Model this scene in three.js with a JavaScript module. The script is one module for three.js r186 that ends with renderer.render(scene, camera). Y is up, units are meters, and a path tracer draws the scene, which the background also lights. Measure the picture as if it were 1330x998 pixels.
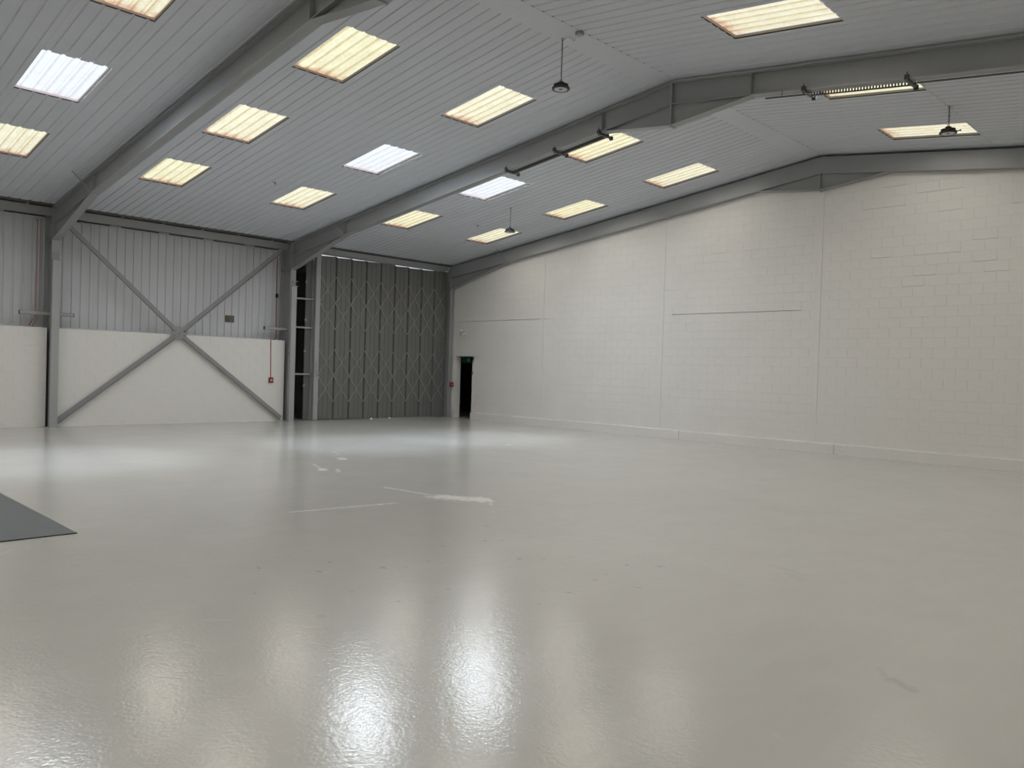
import * as THREE from 'three';
import { mergeGeometries, toCreasedNormals } from 'three/addons/utils/BufferGeometryUtils.js';
import { RoundedBoxGeometry } from 'three/addons/geometries/RoundedBoxGeometry.js';
import { RectAreaLightUniformsLib } from 'three/addons/lights/RectAreaLightUniformsLib.js';

// ------------------------------------------------------------------ camera, sky, sun, exposure
const scene = new THREE.Scene();
const camera = new THREE.PerspectiveCamera(2 * Math.atan(499 / 1022.3) * 180 / Math.PI, 1330 / 998, 0.05, 300);
{
  const r = new THREE.Vector3(0.70882618, 0.03065223, -0.70471689);
  const u = new THREE.Vector3(-0.03313921, 0.99939933, 0.01013723);
  const b = new THREE.Vector3(0.70460431, 0.01616823, 0.7094162);
  camera.quaternion.setFromRotationMatrix(new THREE.Matrix4().makeBasis(r, u, b));
  camera.position.set(20.98, 1.68, 18.126);
}
const renderer = new THREE.WebGLRenderer({ antialias: true });
renderer.toneMapping = THREE.LinearToneMapping;
renderer.toneMappingExposure = 1.2;
renderer.shadowMap.enabled = true;
renderer.shadowMap.type = THREE.PCFSoftShadowMap;
RectAreaLightUniformsLib.init();

scene.background = new THREE.Color().setRGB(0.90, 0.94, 1.0);     // even bright overcast
scene.backgroundIntensity = 0.66;

const sun = new THREE.DirectionalLight(new THREE.Color().setRGB(0.68, 0.81, 1.0), 16.0);   // the bright cloud overhead
sun.position.set(14, 40, 13); sun.target.position.set(13, 0, 13);
sun.castShadow = true; sun.shadow.radius = 75; sun.shadow.mapSize.set(2048, 2048);
Object.assign(sun.shadow.camera, { left: -22, right: 22, top: 22, bottom: -22, near: 5, far: 80 });
scene.add(sun, sun.target);

const DAY_WARM = { color: new THREE.Color().setRGB(1.0, 0.962, 0.905), power: 2.9 };     // daylight through yellowed sheets
const DAY_CLEAR = { color: new THREE.Color().setRGB(0.85, 0.92, 1.0), power: 17.0 };     // daylight through clear sheets

// ------------------------------------------------------------------ sizes of the hall (metres)
const B = 6.263, WID = 26, LEN = 4 * B, K = 0.1246, EAVE = 5.31, TH = Math.atan(K), CT = Math.cos(TH), ST = Math.sin(TH);
const roofY = x => EAVE + K * Math.min(x, WID - x);
const topY = x => roofY(x) - 0.06;               // top of the rafters
const DEP = 0.385;                               // rafter depth
const XC = -0.66, XB = -0.24;                    // faces of the cladding and of the dwarf wall on the left
const HB = 2.385;                                // dwarf wall height

// ------------------------------------------------------------------ helpers
let seed = 20240611;
const rnd = () => { seed |= 0; seed = seed + 0x6D2B79F5 | 0; let t = Math.imul(seed ^ seed >>> 15, 1 | seed); t = t + Math.imul(t ^ t >>> 7, 61 | t) ^ t; return ((t ^ t >>> 14) >>> 0) / 4294967296; };
const hash = (x, y, s) => { let h = Math.imul(x, 374761393) + Math.imul(y, 668265263) + Math.imul(s, 1274126177); h = Math.imul(h ^ h >>> 13, 1274126177); return ((h ^ h >>> 16) >>> 0) / 4294967296; };
function vnoise(x, y, per, s) {                  // value noise that repeats after per cells
  const xi = Math.floor(x), yi = Math.floor(y), fx = x - xi, fy = y - yi, w = t => t * t * (3 - 2 * t), m = v => ((v % per) + per) % per;
  const a = hash(m(xi), m(yi), s), b = hash(m(xi + 1), m(yi), s), c = hash(m(xi), m(yi + 1), s), d = hash(m(xi + 1), m(yi + 1), s);
  return a + (b - a) * w(fx) + (c - a) * w(fy) + (a - b - c + d) * w(fx) * w(fy);
}
function fbm(u, v, per, oct, s) { let t = 0, a = 0.5, n = 0; for (let o = 0; o < oct; o++) { t += a * vnoise(u * per, v * per, per, s + o); n += a; a *= 0.55; per *= 2; } return t / n; }
function dataTex(w, h, fn, srgb) {
  const d = new Uint8Array(w * h * 4);
  for (let j = 0; j < h; j++) for (let i = 0; i < w; i++) { const c = fn(i / w, j / h, i, j), o = (j * w + i) * 4; for (let k = 0; k < 3; k++) d[o + k] = Math.max(0, Math.min(255, Math.round(255 * (Array.isArray(c) ? c[k] : c)))); d[o + 3] = 255; }
  const t = new THREE.DataTexture(d, w, h); t.wrapS = t.wrapT = THREE.RepeatWrapping; t.magFilter = THREE.LinearFilter; t.minFilter = THREE.LinearMipmapLinearFilter; t.generateMipmaps = true;
  if (srgb) t.colorSpace = THREE.SRGBColorSpace; t.needsUpdate = true; return t;
}
const taken = new Map();
function numbered(n) { const k = taken.get(n) || 0; taken.set(n, k + 1); return k ? `${n}_${String(k).padStart(3, '0')}` : n; }
function part(name, geo, mat, parent) {
  const m = new THREE.Mesh(Array.isArray(geo) ? join(geo) : geo, mat); m.name = name; m.castShadow = m.receiveShadow = true; parent.add(m); return m;
}
function join(list) { return list.length === 1 ? list[0] : mergeGeometries(list.map(g => { const n = g.index ? g.toNonIndexed() : g; for (const k of Object.keys(n.attributes)) if (!['position', 'normal', 'uv'].includes(k)) n.deleteAttribute(k); return n; })); }
function thing(name, label, category, pos = [0, 0, 0], group) {
  const o = new THREE.Group(); o.name = numbered(name); o.position.set(...pos); o.userData = { label, category }; if (group) o.userData.group = group; scene.add(o); return o;
}
function struct(name, label) { const o = new THREE.Group(); o.name = name; o.userData = { kind: 'structure', label, category: name.split('_')[0] }; scene.add(o); return o; }
function worldUV(g, s = 1) {                      // uv in metres by the facing of each face
  if (g.index) g = g.toNonIndexed();
  g.computeBoundingBox(); const p = g.attributes.position, n = g.attributes.normal, uv = new Float32Array(p.count * 2);
  for (let i = 0; i < p.count; i++) { const ax = Math.abs(n.getX(i)), ay = Math.abs(n.getY(i)), az = Math.abs(n.getZ(i));
    const [a, b] = ay > ax && ay > az ? [p.getX(i), p.getZ(i)] : ax > az ? [p.getZ(i), p.getY(i)] : [p.getX(i), p.getY(i)]; uv[2 * i] = a * s; uv[2 * i + 1] = b * s; }
  g.setAttribute('uv', new THREE.BufferAttribute(uv, 2)); return g;
}
const box = (x0, x1, y0, y1, z0, z1) => { const g = new THREE.BoxGeometry(x1 - x0, y1 - y0, z1 - z0); g.translate((x0 + x1) / 2, (y0 + y1) / 2, (z0 + z1) / 2); return worldUV(g); };
function rbox(x0, x1, y0, y1, z0, z1, r = 0.006) { const g = new RoundedBoxGeometry(x1 - x0, y1 - y0, z1 - z0, 2, r); g.translate((x0 + x1) / 2, (y0 + y1) / 2, (z0 + z1) / 2); return worldUV(g); }
function prism(pts, z0, z1) {                     // polygon in xy, extruded along z
  const g = new THREE.ExtrudeGeometry(new THREE.Shape(pts.map(p => new THREE.Vector2(...p))), { depth: z1 - z0, bevelEnabled: false }); g.translate(0, 0, z0); return worldUV(g);
}
function bar(a, b, w, h, up = [0, 1, 0]) {        // a box from a to b, w across, h along up
  const A = new THREE.Vector3(...a), D = new THREE.Vector3(...b).sub(A), l = D.length(); D.normalize();
  const s = new THREE.Vector3().crossVectors(D, new THREE.Vector3(...up)).normalize(), u = new THREE.Vector3().crossVectors(s, D);
  const g = new THREE.BoxGeometry(l, h, w); g.applyMatrix4(new THREE.Matrix4().makeBasis(D, u, s)); const M = A.addScaledVector(D, l / 2); g.translate(M.x, M.y, M.z); return worldUV(g);
}
function tube(pts, r, seg = 8) { const c = new THREE.CatmullRomCurve3(pts.map(p => new THREE.Vector3(...p)), false, 'catmullrom', 0.1); return new THREE.TubeGeometry(c, Math.max(8, pts.length * 6), r, seg); }
function cyl(a, b, r, seg = 12) { return new THREE.TubeGeometry(new THREE.LineCurve3(new THREE.Vector3(...a), new THREE.Vector3(...b)), 1, r, seg); }
function sweep(prof, len, closed) {               // profile of [z, y] points, swept along x from 0 to len, flat shaded
  const pos = [], q = (a, b, c, d) => pos.push(...a, ...b, ...c, ...a, ...c, ...d), n = prof.length;
  for (let i = 0; i < (closed ? n : n - 1); i++) { const [z0, y0] = prof[i], [z1, y1] = prof[(i + 1) % n]; q([0, y0, z0], [len, y0, z0], [len, y1, z1], [0, y1, z1]); }
  const g = new THREE.BufferGeometry(); g.setAttribute('position', new THREE.Float32BufferAttribute(pos, 3)); g.computeVertexNormals(); return worldUV(g);
}
const cache = new Map();
function ribSheet(len, w, n, up = 0.015) {        // liner sheet: flat pans with narrow grooves, 1.5 mm steel; z from 0 to w, x from 0 to len
  const key = [len.toFixed(3), w.toFixed(3), n, up].join(); if (cache.has(key)) return cache.get(key);
  const p = w / n, lo = [[0.001, 0]]; for (let i = 0; i < n; i++) { const c = (i + 0.5) * p; lo.push([c - 0.026, 0], [c - 0.014, up], [c + 0.014, up], [c + 0.026, 0]); } lo.push([w - 0.001, 0]);
  const hi = lo.map(([z, y]) => [z, y + 0.0015]).reverse(); const g = sweep([...lo, ...hi], len, true); cache.set(key, g); return g;
}

// ------------------------------------------------------------------ materials
const lin = (r, g, b) => new THREE.Color().setRGB(r, g, b);
const grain = dataTex(512, 512, (u, v) => 0.5 * fbm(u, v, 90, 2, 13) + 0.35 * fbm(u, v, 34, 2, 14) + 0.15 * fbm(u, v, 8, 2, 15));
const peel = dataTex(512, 512, (u, v) => 0.55 * fbm(u, v, 48, 3, 3) + 0.45 * fbm(u, v, 9, 3, 8));
const blotch = dataTex(512, 512, (u, v) => { const a = fbm(u, v, 6, 5, 21), b = fbm(u, v, 60, 2, 31); const c = 0.93 + 0.07 * a + 0.03 * (b - 0.5); return [c, c, c]; });
const rep = (t, sx, sy) => { const c = t.clone(); c.repeat.set(sx, sy); c.needsUpdate = true; return c; };
const M = {};
M.wall = new THREE.MeshStandardMaterial({ color: lin(0.80, 0.78, 0.742), roughness: 0.62, map: rep(blotch, 0.23, 0.23), bumpMap: rep(peel, 1.7, 1.7), bumpScale: 0.002 });
M.liner = new THREE.MeshStandardMaterial({ color: lin(0.63, 0.65, 0.70), roughness: 0.5, map: rep(blotch, 0.19, 0.19) });
M.clad = new THREE.MeshStandardMaterial({ color: lin(0.59, 0.60, 0.615), roughness: 0.5, map: rep(blotch, 0.3, 0.3) });
M.flash = new THREE.MeshStandardMaterial({ color: lin(0.64, 0.66, 0.705), roughness: 0.5, map: rep(blotch, 0.19, 0.19) });
M.steel = new THREE.MeshStandardMaterial({ color: lin(0.31, 0.315, 0.315), roughness: 0.32, map: rep(blotch, 0.5, 0.5) });
M.cover = new THREE.MeshStandardMaterial({ color: lin(0.38, 0.382, 0.38), roughness: 0.45, map: rep(blotch, 0.5, 0.5) });
M.shutter = new THREE.MeshStandardMaterial({ color: lin(0.165, 0.165, 0.159), roughness: 0.5, map: rep(blotch, 0.4, 0.4) });
M.lattice = new THREE.MeshStandardMaterial({ color: lin(0.26, 0.26, 0.252), roughness: 0.45 });
M.felt = new THREE.MeshStandardMaterial({ color: lin(0.15, 0.14, 0.125), roughness: 0.95 });
M.slate = new THREE.MeshStandardMaterial({ color: lin(0.12, 0.122, 0.12), roughness: 0.7 });
M.black = new THREE.MeshStandardMaterial({ color: lin(0.02, 0.02, 0.021), roughness: 0.4 });
M.strut = new THREE.MeshStandardMaterial({ color: lin(0.13, 0.133, 0.135), roughness: 0.5, metalness: 0.3 });
M.galv = new THREE.MeshStandardMaterial({ color: lin(0.42, 0.42, 0.42), roughness: 0.4, metalness: 0.7 });
M.red = new THREE.MeshStandardMaterial({ color: lin(0.33, 0.022, 0.03), roughness: 0.4 });
M.pink = new THREE.MeshStandardMaterial({ color: lin(0.55, 0.46, 0.45), roughness: 0.5 });
M.white = new THREE.MeshStandardMaterial({ color: lin(0.72, 0.72, 0.71), roughness: 0.35 });
M.lens = new THREE.MeshStandardMaterial({ color: lin(0.62, 0.63, 0.62), roughness: 0.25 });
M.insul = new THREE.MeshStandardMaterial({ color: lin(0.55, 0.45, 0.4), roughness: 0.9, map: rep(blotch, 2, 2) });
M.rebate = new THREE.MeshStandardMaterial({ color: lin(0.36, 0.31, 0.25), roughness: 0.85, map: rep(blotch, 2, 2) });
M.mat = new THREE.MeshStandardMaterial({ color: lin(0.125, 0.137, 0.137), roughness: 0.6, map: rep(blotch, 0.6, 0.6), bumpMap: rep(peel, 3, 3), bumpScale: 0.001 });
M.brown = new THREE.MeshStandardMaterial({ color: lin(0.13, 0.10, 0.065), roughness: 0.9 });
M.step = new THREE.MeshStandardMaterial({ color: lin(0.10, 0.092, 0.085), roughness: 0.6 });
M.green = new THREE.MeshStandardMaterial({ color: lin(0.02, 0.22, 0.12), roughness: 0.5 });
M.greenpale = new THREE.MeshStandardMaterial({ color: lin(0.6, 0.68, 0.62), roughness: 0.5 });
M.yard = new THREE.MeshStandardMaterial({ color: lin(0.3, 0.3, 0.29), roughness: 0.9 });

// painted concrete floor: soft blotches, roller marks, scuffs and filled patches where they lie
const FX0 = -1, FX1 = 27, FZ0 = -1, FZ1 = 33;
{
  const N = 2048, strokes = [];
  const stroke = (x0, z0, x1, z1, w, a) => strokes.push([x0, z0, x1, z1, w, a]);
  stroke(12.92, 13.5, 13.08, 12.39, 0.05, 0.13); stroke(13.08, 12.39, 13.12, 12.2, 0.06, 0.1);
  stroke(11.98, 11.53, 12.87, 11.43, 0.045, 0.16); stroke(9.2, 11.0, 9.9, 11.25, 0.04, 0.1);
  stroke(9.95, 11.0, 10.3, 11.2, 0.05, 0.14); stroke(8.7, 10.1, 8.86, 10.2, 0.12, 0.22); stroke(9.83, 11.2, 9.97, 11.3, 0.1, 0.2);
  stroke(13.1, 11.42, 13.5, 11.15, 0.24, 0.2); stroke(13.0, 11.36, 13.2, 11.3, 0.14, 0.16); stroke(13.55, 11.0, 13.9, 11.3, 0.03, 0.1);
  stroke(7.6, 9.6, 8.3, 9.9, 0.03, 0.08); stroke(8.28, 5.4, 8.36, 5.45, 0.1, 0.14); stroke(17.5, 5.6, 18.0, 5.65, 0.06, -0.02); stroke(17.7, 11.4, 18.0, 11.5, 0.07, -0.022); stroke(17.95, 11.6, 18.1, 11.7, 0.06, -0.02);
  stroke(19.42, 13.42, 19.55, 13.5, 0.05, -0.05); stroke(19.3, 13.3, 19.4, 13.46, 0.03, -0.03);
  for (let i = 0; i < 60; i++) { const x = 12 + 6 * rnd(), z = 11 + 5.5 * rnd(), a = rnd() * 6.28, l = 0.03 + 0.18 * rnd(); stroke(x, z, x + l * Math.cos(a), z + l * Math.sin(a), 0.012 + 0.012 * rnd(), 0.01 + 0.02 * rnd()); }
  for (let i = 0; i < 34; i++) { const x = 14.8 + 2.6 * rnd(), z = 12.2 + 3.4 * rnd(), l = 0.01 + 0.03 * rnd(); stroke(x, z, x + l, z + l * (rnd() - 0.5), 0.012 + 0.01 * rnd(), -0.05 - 0.1 * rnd()); }
  for (let i = 0; i < 80; i++) { const x = 1 + 20 * rnd(), z = 1 + 17 * rnd(), l = 0.03 + 0.1 * rnd(), a = rnd() * 6.28; stroke(x, z, x + l * Math.cos(a), z + l * Math.sin(a), 0.02, (rnd() - 0.5) * 0.04); }
  const mark = new Float32Array(N * N), sx = N / (FX1 - FX0), sz = N / (FZ1 - FZ0);
  for (const [x0, z0, x1, z1, w, a] of strokes) {
    const i0 = Math.floor((Math.min(x0, x1) - 2 * w - FX0) * sx), i1 = Math.ceil((Math.max(x0, x1) + 2 * w - FX0) * sx), j0 = Math.floor((Math.min(z0, z1) - 2 * w - FZ0) * sz), j1 = Math.ceil((Math.max(z0, z1) + 2 * w - FZ0) * sz);
    for (let j = Math.max(0, j0); j <= Math.min(N - 1, j1); j++) for (let i = Math.max(0, i0); i <= Math.min(N - 1, i1); i++) {
      const x = FX0 + i / sx, z = FZ0 + j / sz, dx = x1 - x0, dz = z1 - z0, t = Math.max(0, Math.min(1, ((x - x0) * dx + (z - z0) * dz) / (dx * dx + dz * dz + 1e-9)));
      const d = Math.hypot(x - x0 - t * dx, z - z0 - t * dz) * (0.6 + 0.9 * vnoise(x * 22, z * 22, 4096, 5)); if (d < w) mark[j * N + i] += a * Math.min(1, 1.6 * (1 - d / w)) * (0.55 + 0.6 * vnoise(x * 40, z * 40, 8192, 6));
    }
  }
  const map = dataTex(N, N, (u, v, i, j) => {
    const a = fbm(u, v, 7, 5, 41) - 0.5, b = vnoise(u * 420, v * 150, 2048, 51) - 0.5, c = fbm(u, v, 90, 3, 61) - 0.5;
    const s = 0.80 + 0.045 * a + 0.008 * b + 0.02 * c + mark[j * N + i]; return [s, s * 0.998, s * 0.988];
  }, true);
  const rough = dataTex(1024, 1024, (u, v) => { const a = fbm(u, v, 10, 5, 71), b = fbm(u, v, 60, 3, 81); const s = 0.80 + 0.16 * (a - 0.5) + 0.12 * (b - 0.5); return [s, s, s]; });
  M.floor = new THREE.MeshPhysicalMaterial({ color: lin(0.935, 0.918, 0.88), map, roughnessMap: rough, roughness: 0.21, ior: 1.5, bumpMap: rep(grain, 28 / 1.3, 34 / 1.3), bumpScale: 0.0013 });
}
// corrugated glass-fibre sheets of the skylights: fibres, blots of age and painted rib shading
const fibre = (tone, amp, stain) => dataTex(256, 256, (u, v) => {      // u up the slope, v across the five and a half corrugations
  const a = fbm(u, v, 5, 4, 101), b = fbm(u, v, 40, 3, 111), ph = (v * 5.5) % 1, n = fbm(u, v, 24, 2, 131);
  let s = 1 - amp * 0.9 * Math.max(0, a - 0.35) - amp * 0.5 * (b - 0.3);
  const line = (c, w) => Math.max(0, 1 - Math.abs(ph - c) / w); s *= 1 - (0.5 * line(0.16, 0.05) + 0.22 * line(0.84, 0.05)) * (0.5 + 0.8 * n) * (amp < 0.1 ? 0.35 : 1);   // shading of the rib flanks painted as dark lines, with some grime
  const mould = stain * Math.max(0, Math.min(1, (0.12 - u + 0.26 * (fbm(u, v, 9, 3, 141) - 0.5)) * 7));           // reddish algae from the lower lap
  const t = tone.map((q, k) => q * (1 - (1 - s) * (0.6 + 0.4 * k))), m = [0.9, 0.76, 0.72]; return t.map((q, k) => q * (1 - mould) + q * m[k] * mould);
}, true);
const sheetUp = (o) => new THREE.MeshPhysicalMaterial({ roughness: 1, transmission: 0.155, thickness: 0, side: THREE.DoubleSide, ior: 1.45, specularIntensity: 0.3, ...o });
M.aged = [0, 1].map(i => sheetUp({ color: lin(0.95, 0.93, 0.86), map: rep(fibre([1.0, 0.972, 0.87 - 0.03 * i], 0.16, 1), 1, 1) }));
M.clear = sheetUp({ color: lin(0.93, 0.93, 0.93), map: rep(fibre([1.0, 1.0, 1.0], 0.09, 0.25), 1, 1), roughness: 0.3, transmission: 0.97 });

// ------------------------------------------------------------------ floor, yard
{
  const f = struct('floor', 'glossy light grey painted concrete floor with scuffs and patches');
  const g = new THREE.BoxGeometry(WID + 1.9, 0.25, LEN + 1.0); g.translate(WID / 2, -0.125, LEN / 2); const w = g.toNonIndexed(), p = w.attributes.position, uv = w.attributes.uv;
  for (let i = 0; i < p.count; i++) uv.setXY(i, (p.getX(i) - FX0) / (FX1 - FX0), (p.getZ(i) - FZ0) / (FZ1 - FZ0));
  part('floor_slab', w, M.floor, f);
  const y = struct('ground', 'concrete yard outside the folding shutter');
  part('yard_slab', box(-60, -1.0, -0.4, -0.03, -40, 60), M.yard, y);
}

// ------------------------------------------------------------------ roof: liner sheets, deck, ridge flashing
const OPEN = { left: [[2.78, 4.36], [6.0, 7.6], [9.35, 10.95]], right: [[14.95, 16.56], [18.4, 20.0], [21.64, 23.22]] };
const ROWS = [1.60, 4.72, 8.08, 11.20, 14.31, 17.44, 20.58, 23.6], HW = 0.485;
const skylightSpots = [];
{
  const roof = struct('ceiling', 'light grey ribbed steel liner sheets on both roof slopes');
  const put = (geo, mat, name, x, z, dy, sgn) => {    // geo runs along its own x; x is the end nearest the left wall
    const m = part(name, geo, mat, roof); m.rotation.z = sgn * TH; m.position.set(x - sgn * ST * dy, roofY(x) + CT * dy, z); return m;
  };
  const slab = (len, w) => { const k = 's' + len.toFixed(3) + w.toFixed(3); if (!cache.has(k)) cache.set(k, box(0, len, 0, 0.022, 0, w)); return cache.get(k); };
  const strip = (z0, z1, cuts) => {
    for (const side of ['left', 'right']) {
      const sgn = side === 'left' ? 1 : -1, [lo, hi] = side === 'left' ? [0, 12.72] : [13.05, 26.0], ends = [lo];
      if (cuts) for (const [a, b] of OPEN[side]) ends.push(a, b);
      ends.push(hi);
      for (let i = 0; i < ends.length; i += 2) {
        const a = ends[i], b = ends[i + 1]; put(ribSheet((b - a) / CT, z1 - z0, 5), M.liner, 'liner_sheet', a, z0, 0, sgn);
        const a2 = i === 0 ? (sgn > 0 ? -1.0 : 13.0) : a, b2 = i === ends.length - 2 ? (sgn > 0 ? 13.0 : 27.0) : b;
        const m = part('roof_deck', slab((b2 - a2) / CT, z1 - z0), M.felt, roof); m.rotation.z = sgn * TH;
        const y0 = sgn > 0 ? EAVE + K * a2 : EAVE + K * (WID - a2); m.position.set(a2 - sgn * ST * 0.033, y0 + CT * 0.033, z0);
      }
    }
  };
  let z = -0.35;
  for (const c of ROWS) { const z0 = c - HW, n = Math.max(1, Math.round((z0 - z) / 1.08)); for (let i = 0; i < n; i++) strip(z + (z0 - z) * i / n, z + (z0 - z) * (i + 1) / n, false); strip(z0, c + HW, true); z = c + HW; }
  { const n = Math.max(1, Math.round((LEN + 0.35 - z) / 1.08)); for (let i = 0; i < n; i++) strip(z + (LEN + 0.35 - z) * i / n, z + (LEN + 0.35 - z) * (i + 1) / n, false); }
  for (let i = 0; i < 10; i++) {                          // ridge flashing in lengths, lapping the left slope and just under the right one
    const z0 = i * LEN / 10, z1 = z0 + LEN / 10 + 0.05, y = x => roofY(x) - 0.002 - (i % 2) * 0.0015;
    part('ridge_flashing', prism([[12.62, y(12.62)], [13.0, y(13.0)], [13.052, y(13.052)], [13.052, y(13.052) - 0.002], [13.0, y(13.0) - 0.002], [12.62, y(12.62) - 0.002]], z0, z1), M.flash, roof);
  }
  // skylights
  const ordinal = ['first', 'second', 'third', 'fourth', 'fifth', 'sixth', 'seventh', 'eighth'];
  const level = { left: ['lowest', 'middle', 'highest'], right: ['uppermost', 'middle', 'lowest'] };
  const sheetGeo = (len) => {                             // five corrugations across a metre, from x 0 to len
    const k = 'grp' + len.toFixed(3); if (cache.has(k)) return cache.get(k);
    const pr = [], n = 60, w = 2 * HW + 0.04; for (let i = 0; i <= n; i++) { const t = i / n, ph = (t * 5.5) % 1, s = Math.max(0, Math.min(1, (Math.abs(ph - 0.5) - 0.26) / 0.12)); pr.push([-w / 2 + w * t, 0.03 * s]); }
    const g = sweep(pr, len, false), uv = g.attributes.uv, p = g.attributes.position; for (let i = 0; i < p.count; i++) uv.setXY(i, p.getX(i) / len, p.getZ(i) / w + 0.5); cache.set(k, g); return g;
  };
  ROWS.forEach((zc, r) => { for (const side of ['left', 'right']) OPEN[side].forEach(([a, b], c) => {
    const clear = side === 'left' && c === 1 && (r === 1 || r === 2 || r === 4), sgn = side === 'left' ? 1 : -1;
    const o = thing('skylight', `${clear ? 'clear white' : 'yellowed'} corrugated skylight, ${level[side][c]} on the ${side === 'left' ? 'shutter-side' : 'opposite'} slope, ${ordinal[r]} row from the gable wall`, 'skylight', [a, roofY(a), zc], 'corrugated skylights in the roof');
    o.rotation.z = sgn * TH; const len = (b - a) / CT;
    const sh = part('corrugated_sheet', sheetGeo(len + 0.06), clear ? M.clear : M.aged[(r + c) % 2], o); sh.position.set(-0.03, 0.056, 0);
    part('end_lining', box(0, 0.012, 0.022, 0.055, -HW, HW), M.insul, o); part('end_lining', box(len - 0.012, len, 0.022, 0.055, -HW, HW), M.insul, o);
    part('side_lining', box(0.012, len - 0.012, 0.022, 0.055, -HW, -HW + 0.012), M.rebate, o); part('side_lining', box(0.012, len - 0.012, 0.022, 0.055, HW - 0.012, HW), M.rebate, o);
    const day = clear ? DAY_CLEAR : DAY_WARM, l = new THREE.RectAreaLight(day.color, day.power, len - 0.03, 2 * HW - 0.03);
    l.position.set(len / 2, 0.019, 0); l.rotation.x = -Math.PI / 2; l.name = 'daylight'; o.add(l);
  }); });
}

// ------------------------------------------------------------------ walls of painted blockwork
const BH = 0.222, BL = 0.45;
const blockShapes = new Map();
function blockGeo(l, h) {                                  // a block face with a worn arris: x along, y up, front at z = 0
  const k = l.toFixed(3) + '_' + h.toFixed(3); if (blockShapes.has(k)) return blockShapes.get(k);
  const c = 0.0018, d = 0.06, P = [[0, 0, -d], [l, 0, -d], [l, h, -d], [0, h, -d], [c, c, 0], [l - c, c, 0], [l - c, h - c, 0], [c, h - c, 0]], E = [0.0, 0.0], m = -0.001;
  const Q = [[0, 0, m], [l, 0, m], [l, h, m], [0, h, m]], pos = [], q = (a, b, cc, dd) => pos.push(...a, ...b, ...cc, ...a, ...cc, ...dd);
  q(P[4], P[5], P[6], P[7]); q(Q[0], Q[1], P[5], P[4]); q(Q[1], Q[2], P[6], P[5]); q(Q[2], Q[3], P[7], P[6]); q(Q[3], Q[0], P[4], P[7]);
  q(P[0], P[1], Q[1], Q[0]); q(P[1], P[2], Q[2], Q[1]); q(P[2], P[3], Q[3], Q[2]); q(P[3], P[0], Q[0], Q[3]);
  const g = new THREE.BufferGeometry(); g.setAttribute('position', new THREE.Float32BufferAttribute(pos, 3)); g.computeVertexNormals(); worldUV(g); blockShapes.set(k, g); return g;
}
// list of blocks [x, y, l, h] of a wall face
function bond(x0, x1, y0, rows, keep) {
  const out = []; for (let r = 0; r < rows; r++) { const y = y0 + r * BH; let x = x0 - (r % 2 ? BL / 2 : 0); while (x < x1) { const a = Math.max(x, x0), b = Math.min(x + BL, x1); if (b - a > 0.06) keep(out, a, b, y, r); x += BL; } } return out;
}
// back gable
const DX0 = 0.13, DX1 = 1.04, DH = 2.15;
{
  const w = struct('wall_back', 'white painted blockwork gable wall');
  const top = x => roofY(x) + 0.03, core = [[-1, -0.2], [DX0, -0.2], [DX0, DH], [DX1, DH], [DX1, -0.2], [27, -0.2], [27, top(27)], [13, top(13)], [-1, top(-1)]];
  part('wall_core', prism(core, -0.27, -0.05), M.wall, w);
  const piers = [4.23, 8.66, 13.0, 17.62, 21.9];
  const G = 0.0007;
  const list = bond(0.0, WID, 0.228, 30, (out, a, b, y, r) => {
    let a2 = a + G, b2 = b - G, y2 = y + G, h = BH - 2 * G;
    if (y < DH && b > DX0 && a < DX1) { if (y + BH > DH + 0.02) { y2 = Math.max(y2, DH + 0.002); h = y + BH - G - y2; } else if (a < DX0 && b > DX1) return; else if (a < DX0) b2 = DX0; else if (b > DX1) a2 = DX1; else return; }
    if (b2 - a2 < 0.03 || h < 0.03) return;
    if (r === 14 && ((a2 < 4.1) || (a2 > 8.7 && b2 < 12.8))) { y2 += 0.013; h -= 0.013; }   // open movement joint
    if (Math.max(y2 + h) > Math.min(roofY(a2), roofY(b2)) - 0.05) return;
    if (r > 15 && a2 > 13.6 && hash(Math.round(a2 * 100), r, 7) > 0.88) { y2 += 0.004; h -= 0.004; }   // cracked bed joints
    if (r > 14 && a2 > 8.7 && a2 < 13.6 && hash(Math.round(a2 * 100), r, 9) > 0.95) { y2 += 0.002; h -= 0.002; }
    out.push([a2, y2, b2 - a2, h]);
  });
  const eye = camera.position, near = list.map(q => [q, q[0] < 17.4 ? Math.hypot(q[0] - eye.x, q[1] - eye.y, eye.z) : 1e3 + q[0]]).sort((p, q) => p[1] - q[1]).map(p => p[0]);
  near.slice(0, 300).forEach(([x, y, l, h]) => { const m = part('block', blockGeo(+l.toFixed(3), +h.toFixed(3)), M.wall, w); m.position.set(x, y, -0.0008 * hash(Math.round(x * 50), Math.round(y * 50), 3)); });
  const rest = near.slice(300).map(([x, y, l, h]) => { const g = blockGeo(+l.toFixed(3), +h.toFixed(3)).clone(); g.translate(x, y, 0); return worldUV(g); });
  part('blockwork', rest, M.wall, w).userData.kind = 'stuff';
  for (const x of piers) part('pier', rbox(x - 0.065, x + 0.065, 0.0, topY(x) - DEP + 0.05, -0.02, 0.009, 0.004), M.wall, w);
  const b = struct('baseboard_back', 'low white painted concrete kerb along the gable wall');
  for (let i = 0; i < 6; i++) { const x0 = i ? 1.09 + i * 4.15 : 1.09, x1 = 1.09 + (i + 1) * 4.15; part('kerb', rbox(x0, Math.min(x1, WID), -0.05, 0.235 + 0.006 * (i % 2), -0.02, 0.10 + 0.003 * (i % 2), 0.022), M.wall, b); }
  part('kerb', rbox(0.06, DX0 - 0.02, -0.05, 0.03, -0.02, 0.03, 0.01), M.wall, b);
}
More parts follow.
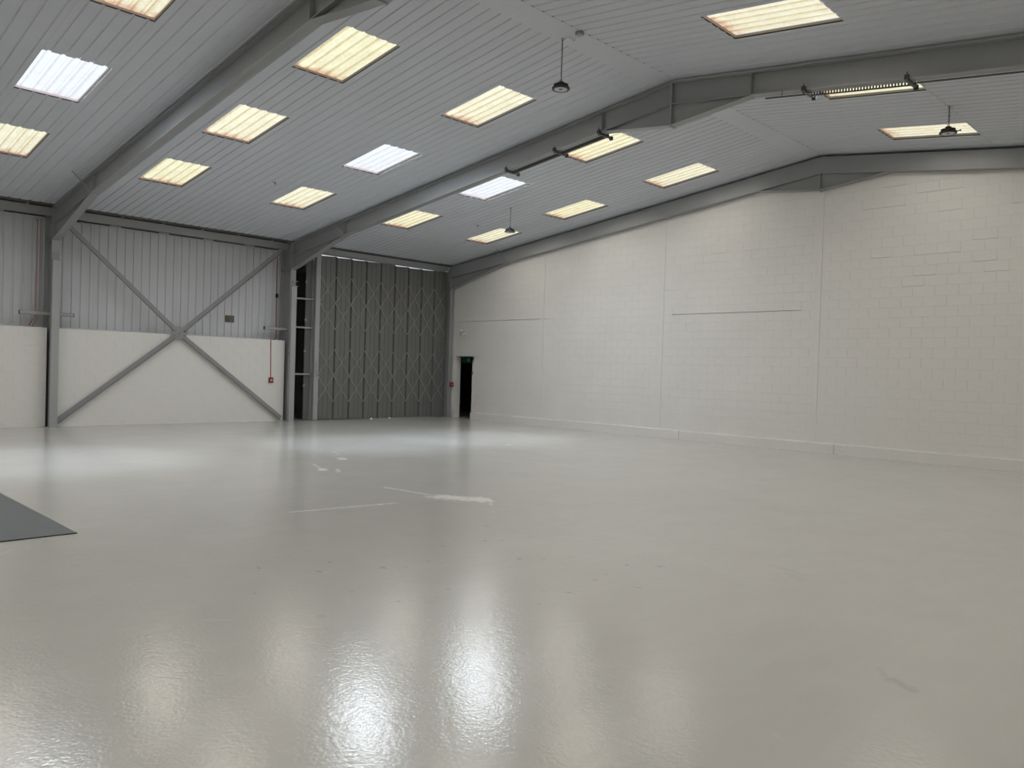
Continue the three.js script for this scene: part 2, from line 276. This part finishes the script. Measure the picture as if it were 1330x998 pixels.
// doorway in the gable
{
  const d = struct('door_1', 'open doorway from the gable wall into an unlit added store beside the corner column');
  const X0 = -9, X1 = 3, Z0 = -8, Z1 = -0.27, Y1 = 4;                              // unseen unlit store, added and sized so the doorway goes dark
  for (const q of [[X0 - 0.1, X0, -0.2, Y1, Z0, Z1], [X1, X1 + 0.1, -0.2, Y1, Z0, Z1], [X0 - 0.1, X1 + 0.1, -0.2, Y1, Z0 - 0.1, Z0], [X0 - 0.1, -1.0, -0.2, Y1, Z1, Z1 + 0.1]]) part('added_store_wall', box(...q), M.wall, d);
  part('added_store_ceiling', box(X0 - 0.1, X1 + 0.1, Y1, Y1 + 0.1, Z0 - 0.1, Z1), M.wall, d); part('added_store_floor', box(X0 - 0.1, X1 + 0.1, -0.2, -0.002, Z0 - 0.1, Z1 + 0.2), M.yard, d);
  part('frame', [box(DX1 - 0.03, DX1, 0, DH, -0.27, -0.2), box(DX0, DX1, DH - 0.03, DH, -0.27, -0.2)], M.slate, d);
  const leaf = part('leaf', rbox(DX1 - 0.045, DX1 - 0.005, 0.01, DH - 0.035, -1.15, -0.28, 0.004), M.cover, d);
  part('door_handle', tube([[DX1 - 0.045, 1.05, -1.08], [DX1 - 0.1, 1.05, -1.08], [DX1 - 0.1, 1.05, -0.96]], 0.01), M.galv, leaf);
  for (const y of [0.2, 1.58, 1.98]) part('hinge', [cyl([DX1 + 0.006, y - 0.05, 0.008], [DX1 + 0.006, y + 0.05, 0.008], 0.014, 10), box(DX1 - 0.02, DX1 + 0.045, y - 0.05, y + 0.05, -0.018, 0.006)], M.slate, d);
  const s = thing('exit_sign', 'dim green exit sign hanging inside the dark doorway', 'sign', [0.0, 2.03, -0.62]);
  part('board', rbox(-0.27, 0.27, -0.1, 0.1, -0.01, 0.01, 0.004), M.green, s);
  part('pictogram', [box(-0.22, -0.205, -0.07, 0.07, 0.01, 0.012), box(-0.09, -0.075, -0.07, 0.07, 0.01, 0.012), box(-0.22, -0.075, 0.057, 0.07, 0.01, 0.012)], M.greenpale, s);
  part('arrow', prism([[0.08, 0.0], [0.13, 0.05], [0.13, 0.02], [0.22, 0.02], [0.22, -0.02], [0.13, -0.02], [0.13, -0.05]], 0.01, 0.012), M.greenpale, s);
  for (const x of [-0.2, 0.2]) part('hanger', cyl([x, 0.1, 0], [x, 1.97, 0], 0.006, 8), M.galv, s);
}
// left wall: dwarf wall with cladding over it, from the shutter bay's column onwards
{
  const w = struct('wall_left', 'ribbed grey steel cladding over a white painted block dwarf wall');
  const G = 0.0007;
  part('outer_sheet', box(-0.98, -0.9, -0.2, EAVE + 0.02, B - 0.2, LEN + 0.3), M.felt, w);
  part('shutter_head_sheet', box(-0.98, -0.9, 5.225, EAVE - 0.06, -0.3, B - 0.2), M.felt, w);
  const bays = [[B + 0.088, 2 * B - 0.088], [2 * B + 0.088, 3 * B - 0.088], [3 * B + 0.088, LEN]];
  bays.forEach(([z0, z1], k) => {
    part('dwarf_wall_core', box(-0.9, XB - 0.014, 0, HB - 0.004, z0, z1), M.wall, w);
    const rows = 11, bh = HB / rows, rest = [];
    for (let r = 0; r < rows; r++) { let z = z0 - (r % 2 ? BL / 2 : 0); while (z < z1) { const a = Math.max(z, z0) + G, b = Math.min(z + BL, z1) - G; z += BL; if (b - a < 0.05) continue;
      const l = +(b - a).toFixed(3), h = +(bh - 2 * G).toFixed(3), y = r * bh + G;
      if (k === 0 || (k === 1 && a < 14.2)) { const m = part('block', blockGeo(l, h), M.wall, w); m.rotation.y = Math.PI / 2; m.position.set(XB, y, b); }
      else { const g = blockGeo(l, h).clone(); g.rotateY(Math.PI / 2); g.translate(XB, y, b); rest.push(worldUV(g)); } } }
    if (rest.length) part('blockwork', rest, M.wall, w).userData.kind = 'stuff';
    // upright ribbed sheets behind the columns
    const n = 6, cw = B / n, zb = (k + 1) * B;
    for (let i = 0; i < n; i++) { const m = part('cladding_sheet', ribSheet(5.06 - HB - 0.012 * (i % 2) * 0, cw, 5, 0.022), M.clad, w); m.rotation.set(0, 0, Math.PI / 2); m.position.set(XC - 0.001 * (i % 2), HB, zb + i * cw); }
    part('capping', rbox(-0.7, XC + 0.03, 5.055, 5.075, z0, z1, 0.003), M.clad, w);
    for (let i = 0; i < 5; i++) { const zc = z0 + (i + 0.7) * (z1 - z0) / 5; part('capping_tab', rbox(-0.69, XC + 0.025, 5.06, 5.2, zc, zc + 0.26, 0.003), M.clad, w); }
    part('sill_angle', [box(XC, XC + 0.05, HB - 0.002, HB + 0.006, z0, z1), box(XC + 0.001, XC + 0.006, HB, HB + 0.05, z0, z1)], M.clad, w);
  });
}
// eaves beams on the left, one a bay
[['over the cross-braced bay', B + 0.02, 2 * B - 0.02, 5.065, 5.275], ['over the bay past the cross-braced one', 2 * B + 0.02, 3 * B - 0.02, 5.065, 5.275]].forEach(([where, z0, z1, y0, y1]) => {
  const o = thing('eaves_beam', `grey steel eaves channel running ${where}`, 'beam');
  part('channel', [box(-0.3, -0.292, y0, y1, z0, z1), box(-0.38, -0.292, y1 - 0.008, y1, z0, z1), box(-0.38, -0.292, y0, y0 + 0.008, z0, z1)], M.cover, o);
  for (let i = 0; i < 6; i++) { const z = z0 + (i + 0.5) * (z1 - z0) / 6; part('cleat', rbox(-0.34, -0.28, y1, y1 + 0.075, z - 0.03, z + 0.03, 0.003), M.cover, o); }
});
// the other two walls and gable, behind and beside the viewer
{
  const r = struct('wall_right', 'far side wall of white painted blocks and ribbed cladding');
  part('dwarf_wall', box(WID + 0.24, WID + 0.9, -0.2, HB, -0.3, LEN + 0.3), M.wall, r);
  for (let i = 0; i < 30; i++) { const cw = LEN / 30, m = part('cladding_sheet', ribSheet(EAVE - HB - 0.02, cw, 5, 0.022), M.clad, r); m.rotation.set(0, Math.PI, Math.PI / 2, 'YZX'); m.position.set(WID + 0.66, HB, (i + 1) * cw); }
  part('outer_sheet', box(WID + 0.9, WID + 0.98, -0.2, EAVE + 0.02, -0.3, LEN + 0.3), M.felt, r);
  const f = struct('wall_front', 'white painted blockwork gable wall facing the other gable');
  part('wall_core', prism([[-1, -0.2], [27, -0.2], [27, roofY(27) + 0.03], [13, roofY(13) + 0.03], [-1, roofY(-1) + 0.03]], LEN, LEN + 0.3), M.wall, f);
}

// ------------------------------------------------------------------ portal frames
const FWD = 0.086;                                         // half flange width
function frame(zc, label, opt = {}) {
  const o = thing('portal_frame', label, 'frame', [0, 0, zc], 'steel portal frames');
  const mir = (pts, s) => s > 0 ? pts : pts.map(([x, y]) => [WID - x, y]).reverse();
  const line = (x0, y0, x1, y1, t, s) => mir([[x0, y0 - t], [x1, y1 - t], [x1, y1], [x0, y0]], s);
  for (const s of [1, -1]) {
    const px = (a, b) => s > 0 ? [a, b] : [WID - b, WID - a];
    const cb = (a, b, y0, y1, z0, z1) => { const [p, q] = px(a, b); return box(p, q, y0, y1, z0, z1); };
    part('column', [cb(-0.57, -0.018, 0, 5.23, -0.006, 0.006), cb(-0.018, 0, 0, 4.47, -FWD, FWD), cb(-0.588, -0.57, 0, 5.2, -FWD, FWD)], M.steel, o);
    part('base_plate', cb(-0.63, 0.03, 0, 0.02, -0.13, 0.13), M.steel, o);
    part('end_plate', cb(-0.02, 0.005, 4.42, 5.27, -FWD, FWD), M.steel, o);
    part('stiffener', [cb(-0.57, -0.02, 4.455, 4.475, -FWD, -0.006), cb(-0.57, -0.02, 4.455, 4.475, 0.006, FWD)], M.steel, o);
    part('rafter', [prism(mir([[0, topY(0) - DEP], [13, topY(13) - DEP], [13, topY(13)], [0, topY(0)]], s), ...(opt.gable ? [0.066, 0.08] : [-0.005, 0.005])), prism(line(0, topY(0), 13, topY(13), 0.016, s), -FWD, FWD), prism(line(0, topY(0) - DEP + 0.016, 13, topY(13) - DEP + 0.016, 0.016, s), -FWD, FWD)], M.steel, o);
    const hy = topY(2.75) - DEP;
    part('haunch', [prism(mir([[0, 4.47], [2.75, hy], [0, topY(0) - DEP]], s), -0.005, 0.005), prism(line(0, 4.485, 2.75, hy + 0.012, 0.018, s), -FWD, FWD)], M.steel, o);
    if (!opt.gable) for (const x of [2.75, 11.46]) part('stiffener', [prism(mir([[x - 0.006, topY(x) - DEP], [x + 0.006, topY(x) - DEP], [x + 0.006, topY(x)], [x - 0.006, topY(x)]], s), 0.005, FWD - 0.004), prism(mir([[x - 0.006, topY(x) - DEP], [x + 0.006, topY(x) - DEP], [x + 0.006, topY(x)], [x - 0.006, topY(x)]], s), -FWD + 0.004, -0.005)], M.steel, o);
    const ay = topY(11.46) - DEP;
    part('apex_haunch', [prism(mir([[11.46, ay], [13, 6.11], [13, topY(13) - DEP]], s), -0.005, 0.005), prism(line(11.46, ay + 0.012, 13, 6.125, 0.016, s), -FWD, FWD)], M.steel, o);
    if (!opt.gable && s > 0) {                             // angle brace from the purlin down to the bottom flange
      part('fly_brace', bar([2.58, roofY(2.58) - 0.01, 0.42], [2.66, topY(2.66) - DEP + 0.03, 0.05], 0.07, 0.01, [0.3, 1, 0]), M.steel, o);
    }
    if (opt.gable && s > 0) part('fly_brace', bar([2.62, roofY(2.6) - 0.01, 0.45], [2.7, topY(2.7) - DEP + 0.03, 0.06], 0.07, 0.01, [0.3, 1, 0]), M.steel, o);
  }
  part('apex_plate', box(12.985, 13.015, 6.09, opt.gable ? topY(13) - DEP : topY(13) + 0.005, -FWD, FWD - 0.02), M.steel, o);
  if (opt.cover) {
    part('column_casing', [box(0, 0.07, 0, 3.98, -0.09, 0.075)], M.cover, o);
    part('casing_bracket', [rbox(-0.01, 0.075, 4.12, 4.135, -0.12, 0.06, 0.003), rbox(-0.01, 0.075, 3.985, 4.0, -0.14, 0.07, 0.003)], M.cover, o);
  }
  if (opt.stub) { const [a, b] = opt.stub; const r = part('rail_stub', [box(-0.34, -0.26, 2.68, 2.686, a, b), box(-0.266, -0.26, 2.68, 2.765, a, b), box(-0.34, -0.26, 2.76, 2.766, a, b)], M.cover, o); for (const z of [a, b]) if (Math.abs(z) > 0.2) part('end_cap', rbox(-0.345, -0.255, 2.675, 2.77, z - 0.008, z + 0.008, 0.003), M.strut, r); }
  return o;
}
frame(0.1, 'grey steel portal frame standing against the white gable wall', { gable: true });
frame(B, 'grey steel portal frame between the folding shutter and the cross-braced bay', { cover: true, stub: [-0.0, 0.72] });
frame(2 * B, 'grey steel portal frame past the cross-braced bay, column with rail stubs both sides', { cover: true, stub: [-0.5, 0.66] });
frame(3 * B, 'grey steel portal frame of the bay right behind the viewer');

// ------------------------------------------------------------------ cross bracing
{
  const o = thing('cross_brace', 'grey steel angle cross-bracing with square gusset plate on the left wall', 'bracing', [-0.17, 0, 9.42]);
  const c = [0, 2.42, 0.08], ends = [[0, 4.86, 2.78], [0, 5.03, -2.86], [0, 0.13, 2.98], [0, 0.1, -2.96]];
  for (const e of ends) {
    const v = new THREE.Vector3(...e).sub(new THREE.Vector3(...c)), l = v.length(); v.normalize(); const s = new THREE.Vector3().crossVectors(v, new THREE.Vector3(1, 0, 0)); if (s.y < 0) s.negate();
    const p = c.map((q, i) => q + v.getComponent(i) * 0.14), g1 = bar(p, e, 0.12, 0.01, [1, 0, 0]);
    const off = a => a.map((q, i) => q - s.getComponent(i) * 0.055 * (i ? 1 : 0));
    const g2 = bar(off(p).map((q, i) => i ? q : q + 0.035), off(e).map((q, i) => i ? q : q + 0.035), 0.01, 0.08, [1, 0, 0]);
    part('brace', [g1, g2], M.steel, o);
  }
  part('gusset_plate', rbox(0.004, 0.016, 2.42 - 0.15, 2.42 + 0.17, 0.08 - 0.2, 0.08 + 0.2, 0.003), M.steel, o);
  for (const [y, z] of [[2.36, -0.05], [2.48, -0.05], [2.36, 0.2], [2.48, 0.2], [2.42, 0.075], [2.34, 0.1]]) part('bolt', cyl([0.01, y, z], [0.032, y, z], 0.016, 6), M.steel, o);
}

// ------------------------------------------------------------------ folding shutter
{
  const o = thing('folding_shutter', 'tall grey steel folding shutter with crossed lattice bars, closed', 'shutter', [-0.25, 0, 0]);
  const n = 9, zA = 5.23, zB = 0.16, p = (zA - zB) / n, topGap = [0.046, 0.046, 0.044, 0.026, 0.012, 0.044, 0.046, 0.036, 0.008];
  for (let i = 0; i < n; i++) {
    const z1 = zA - i * p, z0 = z1 - p, f = [];             // plan outline, [z, x] front then back
    const a = 0.012, pts = [[0.0, -0.06], [0.036, -0.06], [0.06, 0.0], [p * 0.36, a], [p * 0.36 + 0.006, a - 0.01], [p * 0.36 + 0.012, a], [p * 0.66, 0.006], [p * 0.66 + 0.006, -0.006], [p * 0.66 + 0.012, 0.006], [p - 0.008, 0.0], [p - 0.004, -0.06], [p, -0.06]];
    const sh = new THREE.Shape([...pts, ...pts.map(([z, x]) => [z, x - 0.012]).reverse()].map(([z, x]) => new THREE.Vector2(z, x)));
    const g = new THREE.ExtrudeGeometry(sh, { depth: 1, bevelEnabled: false }), P = g.attributes.position, out = new Float32Array(P.count * 3);
    for (let k = 0; k < P.count; k++) { const z = P.getX(k), x = P.getY(k), t = P.getZ(k); out[3 * k] = x; out[3 * k + 1] = t < 0.5 ? 0.022 : x < -0.03 ? 5.083 : 5.084 - topGap[i] * (1 - 0.55 * z / p); out[3 * k + 2] = z1 - z; }
    const q = new THREE.BufferGeometry(); q.setAttribute('position', new THREE.BufferAttribute(out, 3)); q.computeVertexNormals(); part('leaf', worldUV(q), M.shutter, o);
  }
  const latt = (ya, yb) => { const d = ya - yb; for (let i = -1; i < n; i++) for (const s of [1, -1]) {
    // from the top at fold i down two leaves, or up two leaves
    let zs = zA - i * p, ze = zs - 2 * p, y0 = s > 0 ? ya : yb, y1 = s > 0 ? yb : ya;
    if (zs > zA) { const t = (zs - zA) / (2 * p); zs = zA; y0 += (y1 - y0) * t; }
    if (ze < zB) { const t = (zB - ze) / (2 * p); ze = zB; y1 += (y0 - y1) * t; }
    part('lattice_bar', bar([0.026 + 0.006 * s, y0, zs], [0.026 + 0.006 * s, y1, ze], 0.03, 0.006, [1, 0, 0]), M.lattice, o);
  } };
  latt(4.44, 2.80); latt(2.20, 0.55);
  const post = part('meeting_post', rbox(-0.03, 0.1, 0.01, 5.07, 5.24, 5.4, 0.008), M.cover, o);
  part('lock', rbox(0.098, 0.112, 1.45, 1.8, 5.28, 5.37, 0.004), M.cover, post); part('keyhole', cyl([0.105, 1.69, 5.33], [0.118, 1.69, 5.33], 0.03, 12), M.black, post); part('handle', tube([[0.11, 1.52, 5.31], [0.15, 1.5, 5.31], [0.15, 1.36, 5.31], [0.11, 1.34, 5.31]], 0.012), M.cover, post);
  for (const [a, b] of [[5.24, 4.68], [4.61, 3.16], [3.1, 2.42], [2.36, 0.1]]) part('sill_light_stop', box(-0.092, -0.076, 0.001, 0.16, b, a), M.steel, o);  // strip added behind the leaves to stop outside light, gaps let some in
}
{
  const o = thing('shutter_header', 'grey steel header beam carrying the folding shutter', 'beam', [0, 0, 0]);
  part('channel', [box(-0.32, -0.31, 5.085, 5.27, 0.19, B - 0.09), box(-0.34, -0.16, 5.26, 5.27, 0.19, B - 0.09), box(-0.165, -0.155, 5.105, 5.27, 0.19, B - 0.09)], M.cover, o);
  for (let i = 0; i < 7; i++) { const z = 0.7 + i * 0.8; part('cleat', rbox(-0.3, -0.24, 5.268, 5.35, z - 0.03, z + 0.03, 0.003), M.steel, o); }
  part('cable', tube([[-0.2, 5.285, 4.6], [-0.2, 5.29, 3.9], [-0.2, 5.285, 2], [-0.2, 5.29, 0.4]], 0.012), M.black, o);
}
{
  const o = thing('added_shutter_pocket', 'recess with grey rails between the column and folding shutter, added unlit room behind', 'recess', [0, 0, 0]);
  const PX = -8, PZ0 = 3.4, PZ1 = 12, PY = 5.0;                                    // unseen room added behind the shutter, deep so its slot goes dark
  part('added_front_wall', box(-0.52, -0.46, -0.2, PY, PZ0, 5.36), M.wall, o); part('added_end_wall', box(PX, -0.46, -0.2, PY, PZ0 - 0.06, PZ0), M.wall, o); part('added_end_wall', box(PX, -0.98, -0.2, PY, PZ1, PZ1 + 0.06), M.wall, o);
  part('added_back_wall', box(PX - 0.06, PX, -0.2, PY, PZ0 - 0.06, PZ1 + 0.06), M.wall, o); part('roof', [box(PX, -0.46, PY, PY + 0.04, PZ0 - 0.06, 6.08), box(PX, -0.98, PY, PY + 0.04, 6.08, PZ1 + 0.06)], M.wall, o); part('floor', box(PX, -0.92, -0.2, -0.001, PZ0, PZ1), M.yard, o);
  part('side_panel', box(-0.4, -0.385, 0.02, 5.1, 5.4, 5.6), M.shutter, o);
  part('upright', rbox(-0.39, -0.36, 0.02, 5.1, 5.6, 5.63, 0.003), M.strut, o);
  for (const y of [3.68, 2.81, 1.4]) { part('rail', rbox(-0.36, -0.31, y - 0.025, y + 0.025, 5.38, 6.2, 0.004), M.cover, o); }
  for (const y of [4.2, 3.05, 2.1, 1.05]) part('cleat', rbox(-0.37, -0.33, y - 0.03, y + 0.03, 5.6, 5.66, 0.004), M.cover, o);
  const q = thing('shutter_light_stop', 'short rail and added grey plate blocking outside light between shutter and corner column', 'rail', [0, 0, 0]);
  part('light_stop_channel', [box(-0.36, -0.35, 0, 5.05, 0.02, 0.42), box(-0.36, -0.31, 0, 5.05, 0.41, 0.42)], M.steel, q); part('rail', rbox(-0.2, -0.16, 2.66, 2.71, 0.06, 0.17, 0.004), M.cover, q);  // channel added to keep outside light off the column web
}

// ------------------------------------------------------------------ services on the rafters
function strutSet(xs, label, ladder) {
  const o = thing('cable_tray', label, 'cable tray', [0, 0, B]);
  const yb = x => topY(x) - DEP, x0 = xs[0] - 0.05, x1 = xs[xs.length - 1] + 0.05;
  for (const x of xs) { const y = yb(x) - 0.045; const c = part('cross_strut', [rbox(x - 0.022, x + 0.022, y, y + 0.042, -0.3, 0.12, 0.003)], M.strut, o); part('beam_clamp', [rbox(x - 0.03, x + 0.03, y + 0.02, y + 0.09, 0.075, 0.125, 0.004), cyl([x, y - 0.02, 0.1], [x, y + 0.13, 0.1], 0.008, 8)], M.black, c); part('end_block', rbox(x - 0.03, x + 0.03, y - 0.02, y + 0.05, -0.31, -0.26, 0.004), M.black, c); }
  if (!ladder) part('tray', [bar([x0, yb(x0) + 0.01, -0.15], [x1, yb(x1) + 0.01, -0.15], 0.004, 0.08), bar([x0, yb(x0) - 0.03, -0.17], [x1, yb(x1) - 0.03, -0.17], 0.044, 0.004), bar([x0, yb(x0) + 0.05, -0.17], [x1, yb(x1) + 0.05, -0.17], 0.044, 0.004)], M.strut, o);
  else {
    for (const h of [-0.03, 0.03]) part('side_rail', bar([x0, yb(x0) + h, -0.15], [x1, yb(x1) + h, -0.15], 0.012, 0.02), M.strut, o);
    for (let i = 0; i < 36; i++) { const x = x0 + (i + 0.5) * (x1 - x0) / 36; part('rung', rbox(x - 0.011, x + 0.011, yb(x) - 0.03, yb(x) + 0.03, -0.154, -0.146, 0.002), M.strut, o); }
  }
}
strutSet([8.91, 10.29, 11.42], 'dark solid cable tray on three struts under the shutter-side rafter', false);
strutSet([15.45, 16.96], 'perforated cable tray on two struts under the opposite rafter', true);
{
  const o = thing('conduit', 'thin dark conduit run under the rafter past the perforated tray', 'conduit', [0, 0, B]), yb = x => topY(x) - DEP - 0.012;
  part('pipe', [cyl([16.98, yb(16.98), -0.13], [24.5, yb(24.5), -0.13], 0.014, 8)], M.strut, o); part('pipe', [cyl([14.7, yb(14.7), -0.13], [15.4, yb(15.4), -0.13], 0.014, 8)], M.strut, o);
  part('hanger', cyl([15.1, yb(15.1) + 0.03, 0.1], [15.1, yb(15.1) - 0.08, 0.1], 0.006, 6), M.black, o);
}
// ------------------------------------------------------------------ high-bay lamps, switched off
function lampFitting(x, z, yl, label, tilt) {
  const yc = roofY(x), o = thing('pendant_lamp', label, 'lamp', [x, yl, z], 'round high-bay lamps'), h = yc - yl;
  const body = new THREE.Group(); const lat = (p, s = 40) => new THREE.LatheGeometry(p.map(q => new THREE.Vector2(...q)), s);
  const ring = part('housing', lat([[0.1, -0.02], [0.132, -0.024], [0.14, -0.016], [0.14, 0.004], [0.128, 0.018], [0.08, 0.04], [0.05, 0.05], [0.0, 0.05]]), M.black, o);
  const fins = []; for (let i = 0; i < 18; i++) { const a = i / 18 * Math.PI * 2, g = new THREE.BoxGeometry(0.06, 0.03, 0.006); g.translate(0.085, 0.045, 0); g.rotateY(a); fins.push(g); }
  part('cooling_fins', fins, M.black, ring);
  part('driver', lat([[0, 0.05], [0.052, 0.05], [0.055, 0.06], [0.05, 0.092], [0.03, 0.105], [0, 0.107]], 24), M.black, ring);
  const lens = part('lens', lat([[0.0, -0.014], [0.05, -0.017], [0.101, -0.0205]]), M.lens, o); part('lens_boss', lat([[0.0, -0.022], [0.03, -0.021], [0.034, -0.01]], 20), M.strut, lens);
  part('hook', new THREE.TorusGeometry(0.018, 0.004, 8, 16).translate(0, 0.122, 0), M.black, o);
  const links = []; const n = Math.floor((h - 0.16) / 0.034); for (let i = 0; i < n; i++) { const g = new THREE.TorusGeometry(0.014, 0.0032, 6, 10); g.scale(0.7, 1.5, 1); if (i % 2) g.rotateY(Math.PI / 2); g.translate(0, 0.155 + (i + 0.5) * (h - 0.165) / n, 0); links.push(g); }
  part('chain', links, M.strut, o);
  part('ceiling_hook', [cyl([0, h - 0.03, 0], [0, h + 0.02, 0], 0.012, 8), rbox(-0.03, 0.03, h - 0.006, h + 0.004, -0.03, 0.03, 0.002)], M.galv, o);
  part('flex', tube([[0.006, 0.105, 0], [0.014, h * 0.5, 0.004], [0.012, h - 0.03, 0], [0.06, h - 0.02, -0.01]], 0.004, 6), M.black, o);
  if (tilt) part('sensor', [cyl([0.13, 0.0, 0], [0.185, 0.004, 0], 0.009, 8), new THREE.SphereGeometry(0.016, 12, 8).translate(0.19, 0.004, 0)], M.black, o);
  return o;
}
lampFitting(12.71, 8.92, 6.12, 'black round high-bay lamp on a chain from the ridge', false);
lampFitting(16.6, 3.23, 6.03, 'black round high-bay lamp hanging before a skylight on the opposite slope', true);
lampFitting(5.96, 3.26, 5.42, 'black round high-bay lamp hanging above the folding shutter side', false);
{
  const o = thing('junction_box', 'small grey junction box with looped flex at the ridge', 'junction box', [13.02, roofY(13.02) - 0.03, 8.87]);
  part('box', rbox(-0.05, 0.05, -0.03, 0.03, -0.05, 0.05, 0.008), M.galv, o);
  part('flex', tube([[-0.02, -0.02, 0.03], [-0.06, -0.12, 0.05], [-0.14, -0.04, 0.04], [-0.24, -0.01, 0.05], [-0.3, -0.02, 0.05]], 0.006, 6), M.white, o);
  const s = thing('lap_strip', 'thin liner lap strip across the opposite slope through a lamp hook', 'strip', [16.58, roofY(16.58), 0]);
  part('strip', box(-0.006, 0.006, -0.008, 0.0, 0.2, 5.9), M.liner, s);
  for (const [x, z, w] of [[4.36, 9.26, 'over the cross-braced bay'], [4.32, 2.95, 'over the folding shutter bay']]) {
    const q = thing('ceiling_hook', `small wire hook hanging from the liner ${w}`, 'hook', [x, roofY(x), z]);
    part('wire', tube([[-0.06, 0, 0.03], [-0.03, -0.05, 0.0], [0.03, -0.06, 0.0], [0.05, -0.02, 0.02]], 0.005, 6), M.strut, q); part('eye', new THREE.TorusGeometry(0.03, 0.005, 6, 14).translate(0.02, -0.06, 0), M.strut, q);
  }
}
// ------------------------------------------------------------------ small things on the walls
function callPoint(pos, turn, label) {
  const o = thing('call_point', label, 'call point', pos, 'red break-glass call points'); o.rotation.y = turn;      // faces +z before the turn
  part('body', rbox(-0.065, 0.065, -0.065, 0.065, 0, 0.055, 0.008), M.red, o); part('glass', rbox(-0.028, 0.028, -0.04, 0.01, 0.054, 0.058, 0.002), M.pink, o); part('flap', rbox(-0.065, 0.065, -0.088, -0.064, 0.0, 0.06, 0.004), M.black, o);
  return o;
}
callPoint([XB, 1.22, 6.78], Math.PI / 2, 'red call point at the foot of the red cable on the white dwarf wall');
callPoint([0.075, 1.17, 0.1], Math.PI / 2, 'red call point on the grey corner column by the open doorway');
{
  const o = thing('alarm_cable', 'red alarm cable dropping down cladding and dwarf wall', 'cable', [0, 0, 0]);
  part('cable', tube([[-0.645, 4.85, 6.44], [-0.645, 4.0, 6.44], [-0.645, 3.2, 6.43], [-0.645, 2.46, 6.42], [-0.6, 2.4, 6.5], [-0.3, 2.397, 6.78], [-0.234, 2.385, 6.8], [-0.232, 2.3, 6.8], [-0.232, 1.8, 6.79], [-0.232, 1.28, 6.78]], 0.011, 8), M.red, o);
  part('junction', rbox(-0.655, -0.6, 3.66, 3.78, 6.4, 6.47, 0.006), M.black, o);
  const p = thing('wall_conduit', 'pinkish conduit with red wire bent at its foot on the cladding', 'conduit', [0, 0, 0]);
  part('pipe', tube([[-0.62, 5.0, 12.72], [-0.62, 4, 12.72], [-0.62, 2.8, 12.72], [-0.61, 2.68, 12.73], [-0.6, 2.5, 12.83], [-0.6, 2.42, 12.87]], 0.026, 10), M.pink, p);
  part('red_wire', tube([[-0.63, 5.0, 12.77], [-0.63, 4, 12.77], [-0.63, 2.8, 12.78], [-0.62, 2.6, 12.8], [-0.61, 2.42, 12.92]], 0.005, 6), M.red, p);
  const h = thing('wall_hatch', 'small dark framed plate standing in for a hole in the ribbed cladding', 'hole', [XC + 0.004, 2.93, 7.88]);
  part('hole_plate', rbox(0, 0.004, -0.1, 0.1, -0.14, 0.14, 0.002), M.felt, h); part('wool', [rbox(0.002, 0.012, -0.085, 0.06, 0.0, 0.135, 0.004)], M.brown, h);  // flat dark plate stands in for the depth of a hole
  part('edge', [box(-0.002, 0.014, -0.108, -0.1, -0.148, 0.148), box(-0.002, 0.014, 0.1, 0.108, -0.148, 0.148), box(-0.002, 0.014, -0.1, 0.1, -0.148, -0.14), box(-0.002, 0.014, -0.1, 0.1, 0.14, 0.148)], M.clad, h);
  const t = thing('emergency_light', 'pale twin-head emergency light on the gable wall above the door', 'light', [0.56, 2.93, 0.0]);
  part('body', rbox(-0.14, 0.1, -0.05, 0.06, 0, 0.08, 0.012), M.pink, t);
  for (const [x, y] of [[0.02, 0.09], [0.1, -0.03]]) { const g = new THREE.CylinderGeometry(0.055, 0.04, 0.08, 20); g.rotateX(Math.PI / 2); g.rotateY(0.5); g.translate(x, y, 0.12); const hd = part('lamp_head', g, M.white, t); const l = new THREE.CylinderGeometry(0.046, 0.046, 0.01, 20); l.rotateX(Math.PI / 2); l.translate(0, 0, 0.042); l.rotateY(0.5); l.translate(x, y, 0.12); part('lens', l, M.lens, hd); }
  const s = thing('column_switch', 'tiny black switch on the grey column beside the dwarf wall', 'switch', [-0.12, 2.0, B + 0.006]);
  part('plate', rbox(-0.03, 0.03, -0.045, 0.045, 0, 0.03, 0.005), M.strut, s); part('rocker', rbox(-0.012, 0.012, -0.02, 0.02, 0.028, 0.038, 0.003), M.black, s);
}
// ------------------------------------------------------------------ floor mat
{
  const o = thing('floor_mat', 'dark grey rectangular mat lying on the painted floor', 'mat', [10.6, 0, 17.2]);
  part('mat', rbox(-4.0, 2.16, 0.0, 0.008, -1.5, 1.5, 0.003), M.mat, o);
  part('edge_strip', [rbox(2.15, 2.175, 0.0, 0.01, -1.5, 1.5, 0.003)], M.black, o);
}

renderer.render(scene, camera);
